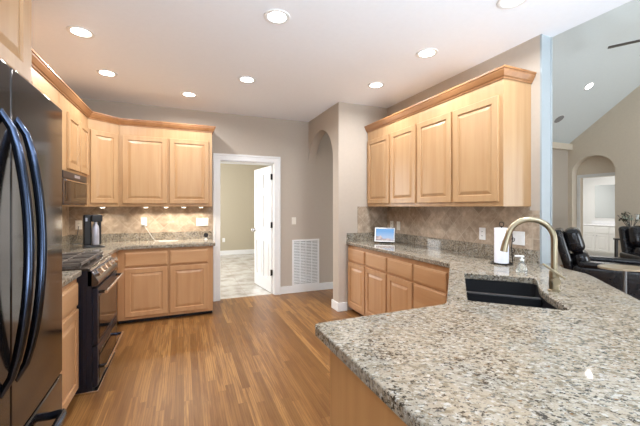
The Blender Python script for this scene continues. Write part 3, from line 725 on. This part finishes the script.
# ================================================================== WALL PLATES AND VENT
def plate(loc, rz, gangs, style, lab, mat='plate', nm='wall_outlet', cat='outlet', grp=None):
    t = thing(nm, loc, rz, lab, cat, grp); w = 0.070+0.046*(gangs-1); h = 0.114
    MB().box(-w/2, w/2, -0.006, -0.0005, -h/2, h/2, 0.002).build('cover', mat, t)
    for k in range(gangs):
        x = (k-(gangs-1)/2)*0.046
        st = style[k % len(style)]
        if st == 'o':
            for z in (0.02, -0.02):
                MB().cyl((x, -0.0058, z), (x, -0.008, z), 0.015).build('receptacle', mat, t)
                MB().box(x-0.007, x-0.004, -0.0085, -0.0079, z-0.004, z+0.006).box(x+0.004, x+0.007, -0.0085, -0.0079, z-0.004, z+0.006).build('slots', 'slot', t)
        elif st == 'r':
            MB().box(x-0.0165, x+0.0165, -0.009, -0.0058, -0.033, 0.033, 0.001).build('rocker', mat, t)
        else:
            MB().box(x-0.005, x+0.005, -0.016, -0.0058, -0.006, 0.010, 0.001).build('toggle', mat, t)
    return t
yB = YB-0.010
plate((-1.221, yB, 1.14), 0, 1, 'o', 'double outlet with cords behind the black drink machine on the tile', 'plate')
plate((-0.494, yB, 1.165), 0, 1, 'o', 'white outlet in the middle of the lit back tile', 'plate')
plate((0.245, yB, 1.15), 0, 3, 'r', 'white three-gang rocker switch plate on the tile beside the doorway', 'plate', 'light_switch', 'switch')
plate((1.62, YB, 1.145), 0, 1, 't', 'single light switch on the beige wall above the return air grille', 'plate', 'light_switch', 'switch')
plate((XR-0.010, 3.78-0.03, 1.12), -R90, 1, 'o', 'outlet on the right tile nearer the small screen', 'plate', grp=None)
plate((XR-0.010, 3.60, 1.12), -R90, 1, 'r', 'single switch on the right tile just right of the outlet by the screen', 'plate', 'light_switch', 'switch')
plate((XR-0.010, 2.285, 1.115), -R90, 1, 'o', 'single outlet on the right tile left of the paper towel', 'plate_white')
plate((XR-0.010, 1.925, 1.105), -R90, 2, 'rr', 'two-gang white switch plate behind the faucet spout', 'plate_white', 'light_switch', 'switch')
plate((1.05, 9.70, 0.42), 0, 1, 'o', 'low outlet on the far utility room wall seen through the doorway', 'plate_white')

t = thing('air_vent', (1.822, YB, 0.475), 0, 'white louvered return air grille low on the beige back wall', 'vent')
VW, VH = 0.462, 0.735
mb = MB().prism([(-VW/2, -VH/2), (VW/2, -VH/2), (VW/2, VH/2), (-VW/2, VH/2)], -0.014, -0.0005, 'y', holes=[[(-VW/2+0.03, -VH/2+0.03), (VW/2-0.03, -VH/2+0.03), (VW/2-0.03, VH/2-0.03), (-VW/2+0.03, VH/2-0.03)]])
mb.build('frame', 'white', t, bevel=0.002)
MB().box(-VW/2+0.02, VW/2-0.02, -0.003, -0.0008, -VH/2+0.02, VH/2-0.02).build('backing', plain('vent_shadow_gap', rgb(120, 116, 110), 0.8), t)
mb = MB(); n = 27
for k in range(n):
    z = -VH/2+0.035+(VH-0.07)*(k+0.5)/n; s0 = mb.n()
    mb.box(-VW/2+0.03, VW/2-0.03, -0.001, 0.001, -0.009, 0.009)
    mb.xf(Matrix.Translation((0, -0.008, z)) @ Matrix.Rotation(radians(-40), 4, 'X'), s0)
for x in (-0.1, 0.0, 0.1): mb.box(x-0.006, x+0.006, -0.0145, -0.004, -VH/2+0.03, VH/2-0.03)
mb.build('louvers', 'white', t)

# ================================================================== THINGS ON THE COUNTERS
def rot_to_cam(x, y): return math.atan2(y, x)-pi/2     # local -y faces the camera
# small screen
x, y = 2.33, 3.50
t = thing('tablet', (x, y, ZC+0.0005), rot_to_cam(x, y)-0.12, 'small smart screen showing a photo in the corner of the right counter', 'screen')
mb = MB().box(-0.130, 0.130, -0.008, 0.008, 0.0, 0.190, 0.004); mb.xf(Matrix.Translation((0, -0.03, 0.012)) @ Matrix.Rotation(radians(-16), 4, 'X')); mb.build('frame', 'black_plastic', t)
MB().prism([(-0.02, 0.002), (0.075, 0.002), (0.03, 0.10), (0.005, 0.10)], -0.07, 0.07, 'x').build('stand', 'black_plastic', t, bevel=0.004)
g = N('screen_picture'); v = g.coord(); sp = g.n('ShaderNodeSeparateXYZ', {0: v})
sky = g.ramp(g.math('MULTIPLY', sp.outputs[2], 6.2), [(0.15, rgb(200, 188, 196)), (0.45, rgb(182, 205, 238)), (0.9, rgb(120, 178, 236))])
hill = g.noise(g.mapping(v, (14, 1, 22)), 1.0, 4)
hm = g.math('GREATER_THAN', g.math('SUBTRACT', g.math('MULTIPLY', hill, 0.13), sp.outputs[2]), g.math('MULTIPLY', sp.outputs[0], 0.25))
c2 = g.mix(hm, sky, g.ramp(hill, [(0.35, rgb(120, 120, 135)), (0.6, rgb(232, 210, 204))]))
g.set(Base_Color=(0.02, 0.02, 0.02, 1), Roughness=0.1, Emission_Color=c2, Emission_Strength=0.5)
mb = MB().box(-0.124, 0.124, -0.0088, -0.0079, 0.006, 0.184); mb.xf(Matrix.Translation((0, -0.03, 0.012)) @ Matrix.Rotation(radians(-16), 4, 'X')); mb.build('bezel', 'plate_white', t)
mb = MB().box(-0.112, 0.112, -0.0095, -0.0087, 0.018, 0.172); mb.xf(Matrix.Translation((0, -0.03, 0.012)) @ Matrix.Rotation(radians(-16), 4, 'X')); mb.build('display', g.m, t)

# paper towel on its stand
x, y = 2.335, 1.865
tag(MB().lathe([(0.0195, 0.012), (0.052, 0.012), (0.052, 0.287), (0.0195, 0.287)], (0, 0, 0), 32).build('paper_towel_roll', 'paper', None, smooth=True, loc=(x, y, ZC)), 'white paper towel roll on a black wire stand', 'paper towel')
t = thing('towel_holder', (x, y, ZC+0.0005), rot_to_cam(x, y), 'black wire stand with scrolls holding the paper towel roll', 'paper towel holder')
mb = MB(); ring = [(0.078*cos(2*pi*k/28), 0.078*sin(2*pi*k/28), 0.008) for k in range(29)]
mb.tube(ring, 0.004, 8)
for k in range(4):
    a = k*pi/2+0.4; mb.tube([(0, 0, 0.008), (0.04*cos(a), 0.04*sin(a), 0.008), (0.078*cos(a), 0.078*sin(a), 0.008)], 0.0035, 8).sphere((0.078*cos(a), 0.078*sin(a), 0.006), 0.006, seg=10)
mb.build('base', 'black_wire', t, smooth=True)
mb = MB().cyl((0, 0, 0.006), (0, 0, 0.30), 0.004)
mb.tube([(0.016*sin(2*pi*k/20), 0, 0.316-0.018*cos(2*pi*k/20)) for k in range(21)], 0.003, 8)
mb.build('post', 'black_wire', t, smooth=True)
mb = MB().tube([(0.078, 0, 0.008), (0.074, 0, 0.07), (0.068, -0.008, 0.14), (0.076, 0, 0.20), (0.070, 0, 0.265), (0.062, 0, 0.272)], 0.0035, 8)
for (zc, sg) in ((0.10, 1), (0.19, -1)):
    mb.tube([(0.078+0.016*(k/16)*cos(sg*k*0.5), 0, zc+0.018*(k/16)*sin(sg*k*0.5)+0.01) for k in range(17)], 0.003, 6)
mb.build('scroll_arm', 'black_wire', t, smooth=True)

# clear soap bottle
x, y = 2.185, 1.585
t = thing('soap_dispenser', (x, y, ZC+0.0005), rot_to_cam(x, y), 'small clear glass soap bottle with pump between paper towel and faucet', 'soap dispenser')
MB().lathe([(0.034, 0), (0.036, 0.006), (0.033, 0.03), (0.022, 0.058), (0.012, 0.068), (0.012, 0.078)], (0, 0, 0)).build('bottle', 'glass', t, smooth=True)
MB().cyl((0, 0, 0.0785), (0, 0, 0.090), 0.014).cyl((0, 0, 0.09), (0, 0, 0.104), 0.006).box(-0.045, 0.014, -0.010, 0.010, 0.102, 0.114, 0.003).build('pump', 'plate_white', t, smooth=True)

# drink machine on the left counter
x, y = -0.955, 4.44
t = thing('drink_machine', (x, y, ZC+0.0005), rot_to_cam(x, y)+0.1, 'black countertop drink machine holding a silver bottle in the left corner', 'drink machine')
MB().box(-0.085, 0.060, -0.10, 0.10, 0.0, 0.025, 0.006).box(-0.085, -0.012, -0.02, 0.11, 0.02, 0.365, 0.012).build('body', 'black_plastic', t)
MB().box(-0.020, 0.085, -0.08, 0.10, 0.285, 0.365, 0.012).build('head', 'black_plastic', t)
MB().box(0.055, 0.085, 0.02, 0.10, 0.02, 0.30, 0.006).build('back_column', 'black_plastic', t)
MB().box(-0.095, 0.110, -0.11, 0.02, 0.0, 0.012, 0.004).build('drip_tray', 'black_plastic', t)
MB().box(-0.072, -0.050, -0.026, -0.018, 0.29, 0.33, 0.004).build('button', 'silver', t)
b = MB().lathe([(0.034, 0.0265), (0.036, 0.034), (0.036, 0.20), (0.030, 0.235), (0.018, 0.262), (0.018, 0.284)], (0.022, -0.035, 0)).build('bottle', 'silver', None, smooth=True)
b.location = (x, y, ZC+0.0005); b.rotation_euler = (0, 0, rot_to_cam(x, y)+0.1); tag(b, 'silver bottle standing in the black drink machine', 'bottle')
# cords
tag(MB().tube([(-1.221, yB-0.012, 1.12), (-1.222, yB-0.03, 1.06), (-1.235, yB-0.05, 0.97), (-1.26, 4.88, 0.921), (-1.23, 4.80, 0.919), (-1.16, 4.84, 0.919), (-1.10, 4.72, 0.919), (-1.04, 4.60, 0.919)], 0.004, 8).build('power_cord', 'black_plastic', None, smooth=True),
    'black power cord from the corner outlet to the drink machine', 'cord')
t = thing('phone_charger', (-0.494, yB-0.01, 1.145), 0, 'white charger and cable hanging from the outlet on the lit tile', 'charger')
MB().box(-0.018, 0.018, -0.030, 0.0, -0.020, 0.020, 0.004).build('plug', 'plate_white', t)
MB().tube([(0, -0.02, -0.02), (0.03, -0.03, -0.06), (0.085, -0.05, -0.15), (0.14, -0.11, -0.2235), (0.22, -0.14, -0.2265), (0.34, -0.12, -0.2265), (0.42, -0.16, -0.2265), (0.30, -0.22, -0.2265), (0.20, -0.2, -0.2265)], 0.002, 8).build('cable', 'plate_white', t, smooth=True)
t = thing('table_camera', (0.285, 4.83, ZC+0.0005), rot_to_cam(0.285, 4.83), 'small round black camera on a white foot beside the switch plate', 'camera')
MB().lathe([(0.026, 0), (0.026, 0.006), (0.010, 0.012), (0.009, 0.034)]).build('foot', 'plate_white', t, smooth=True)
MB().cyl((0, -0.018, 0.062), (0, 0.018, 0.062), 0.032).build('lens_head', 'black_plastic', t, smooth=True)

# ================================================================== LIVING ROOM
def pad(cx, cy, cz, sx, sy, sz, r=0.06): return MB().box(cx-sx/2, cx+sx/2, cy-sy/2, cy+sy/2, cz-sz/2, cz+sz/2, min(r, sx*.49, sy*.49, sz*.49), 5)
def recliner(loc, rz, lab, grp='black leather recliners in the living room'):
    """faces local -y"""
    t = thing('recliner', loc, rz, lab, 'recliner', grp)
    pad(0, 0.02, 0.20, 0.62, 0.80, 0.24, 0.03).build('base', 'leather', t, smooth=True)
    pad(0, -0.10, 0.40, 0.56, 0.66, 0.20, 0.07).build('seat', 'leather', t, smooth=True)
    for s in (-1, 1):
        q = pad(s*0.37, -0.03, 0.265, 0.19, 0.90, 0.52, 0.06); pad_top = MB()
        q.box(s*0.37-0.11, s*0.37+0.11, -0.46, 0.36, 0.49, 0.58, 0.04, 4); q.build('armrest', 'leather', t, smooth=True)
    for nm, z, h, dy, w in (('lumbar_cushion', 0.56, 0.27, 0.0, 0.54), ('back_cushion', 0.86, 0.36, 0.0, 0.60)):
        q = pad(0, 0, 0, w, 0.22, h, 0.09); q.xf(Matrix.Translation((0, 0.30+(z-0.5)*0.28, z)) @ Matrix.Rotation(radians(-15), 4, 'X')); q.build(nm, 'leather', t, smooth=True)
    q = pad(0, 0, 0, 0.72, 0.13, 0.86, 0.05); q.xf(Matrix.Translation((0, 0.50, 0.60)) @ Matrix.Rotation(radians(-15), 4, 'X')); q.build('back_shell', 'leather', t, smooth=True)
    q = pad(0, -0.47, 0.28, 0.56, 0.10, 0.30, 0.04); q.build('footrest', 'leather', t, smooth=True)
    return t
x, y = cam_pt(4.29, 4.9)
recliner((x, y, 0), radians(30), 'black leather recliner seen from the side just beyond the granite bar')
x, y = cam_pt(5.58, 5.28)
recliner((x, y, 0), radians(-40), 'black leather recliner at the right edge, in front of the leafy arrangement')
x, y = cam_pt(3.72, 4.05)
t = thing('side_table', (x, y, 0), radians(-30), 'pale wooden side table on a grey leg beside the recliner', 'table')
MB().prism([(0.25*cos(2*pi*k/28), 0.19*sin(2*pi*k/28)) for k in range(28)], 0.605, 0.630).build('table_top', 'tabletop', t, bevel=0.004)
MB().cyl((0.03, 0, 0.012), (0.03, 0, 0.604), 0.020).build('leg', 'grey_metal', t, smooth=True)
MB().box(-0.16, 0.16, -0.15, 0.15, 0, 0.012, 0.004).build('base', 'grey_metal', t)
# console table with leafy twigs
x, y = cam_pt(5.98, 6.33)
t = thing('console_table', (x, y, 0), radians(-30), 'narrow dark console table behind the right recliner', 'table')
MB().box(-0.20, 0.20, -0.16, 0.16, 0.72, 0.75, 0.004).build('table_top', 'vase', t)
for sx_ in (-1, 1):
    for sy_ in (-1, 1): MB().box(sx_*0.17-0.02, sx_*0.17+0.02, sy_*0.12-0.02, sy_*0.12+0.02, 0, 0.72).build('leg', 'vase', t)
t = thing('twig_arrangement', (x, y, 0.7505), 0, 'vase of leafy twigs with a pale blossom behind the right recliner', 'plant')
MB().lathe([(0.045, 0), (0.065, 0.05), (0.06, 0.12), (0.03, 0.18), (0.036, 0.20)]).build('vase', 'vase', t, smooth=True)
random.seed(3)
tw = MB(); lf = MB(); lp = MB()
for k in range(12):
    a = random.uniform(-1.1, 1.1); ln_ = random.uniform(0.24, 0.40)
    ex = sin(a)*ln_*0.95; ez = 0.20+cos(a)*ln_; ey = random.uniform(-0.08, 0.08)
    ca, sa = c_, -s_
    pts = [Vector((0, 0, 0.12))+Vector((ex*ca*q_, ex*sa*q_+ey*q_, (ez-0.12)*q_**0.8)) for q_ in (0, .3, .6, .85, 1)]
    tw.tube(pts, 0.005, 6)
    for q_ in range(7):
        p = pts[2].lerp(pts[4], random.random())+Vector((random.uniform(-.04, .04), random.uniform(-.03, .03), random.uniform(-.03, .04)))
        tgt = lp if (k > 5) else lf; s0 = tgt.n()
        tgt.sphere((0, 0, 0), 0.034, (1, 0.45, 0.12), 8)
        tgt.xf(Matrix.Translation(p) @ Matrix.Rotation(random.uniform(0, 6), 4, 'Z') @ Matrix.Rotation(random.uniform(-1, 1), 4, 'Y'), s0)
tw.build('twigs', 'vase', t, smooth=True); lf.build('leaves', 'leaf', t, smooth=True); lp.build('pale_leaves', 'leaf_pale', t, smooth=True)
mb = MB()
for k in range(6):
    s0 = mb.n(); mb.sphere((0.028, 0, 0), 0.028, (1, 0.6, 0.25), 8); mb.xf(Matrix.Translation((0.0, -0.1, 0.42)) @ Matrix.Rotation(k*pi/3, 4, 'Y') , s0)
mb.build('blossom', 'plate_white', t, smooth=True)

# bath vanity
t = thing('bathroom_vanity', (10.75, 5.95, 0), -R90, 'white bathroom vanity seen through the arched alcove doorway', 'vanity')
VL = 1.35
MB().box(0, VL, 0.0, 0.5, 0.09, 0.83).build('body', 'white', t)
MB().box(0, VL, 0.06, 0.5, 0, 0.09).build('toe_kick', 'white', t)
MB().box(-0.01, VL+0.01, -0.02, 0.5, 0.831, 0.86, 0.004).box(-0.01, VL+0.01, 0.48, 0.5, 0.86, 0.96).build('top', 'counter_white', t)
for k in range(4):
    a, b = 0.02+k*0.332, 0.02+k*0.332+0.31
    MB().panel(a, b, 0.62, 0.80, 0.018, 'slab').build('drawer', 'white', t)
    dd = MB().panel(a, b, 0.12, 0.60, 0.018).build('door', 'white', t)
    MB().sphere((b-0.03 if k % 2 == 0 else a+0.03, -0.028, 0.56), 0.010).build('knob', 'grey_metal', dd)
tag(MB().box(11.28, 11.298, 5.0, 5.9, 1.05, 2.0).build('wall_mirror', 'mirror', None), 'frameless mirror above the white bathroom vanity', 'mirror')
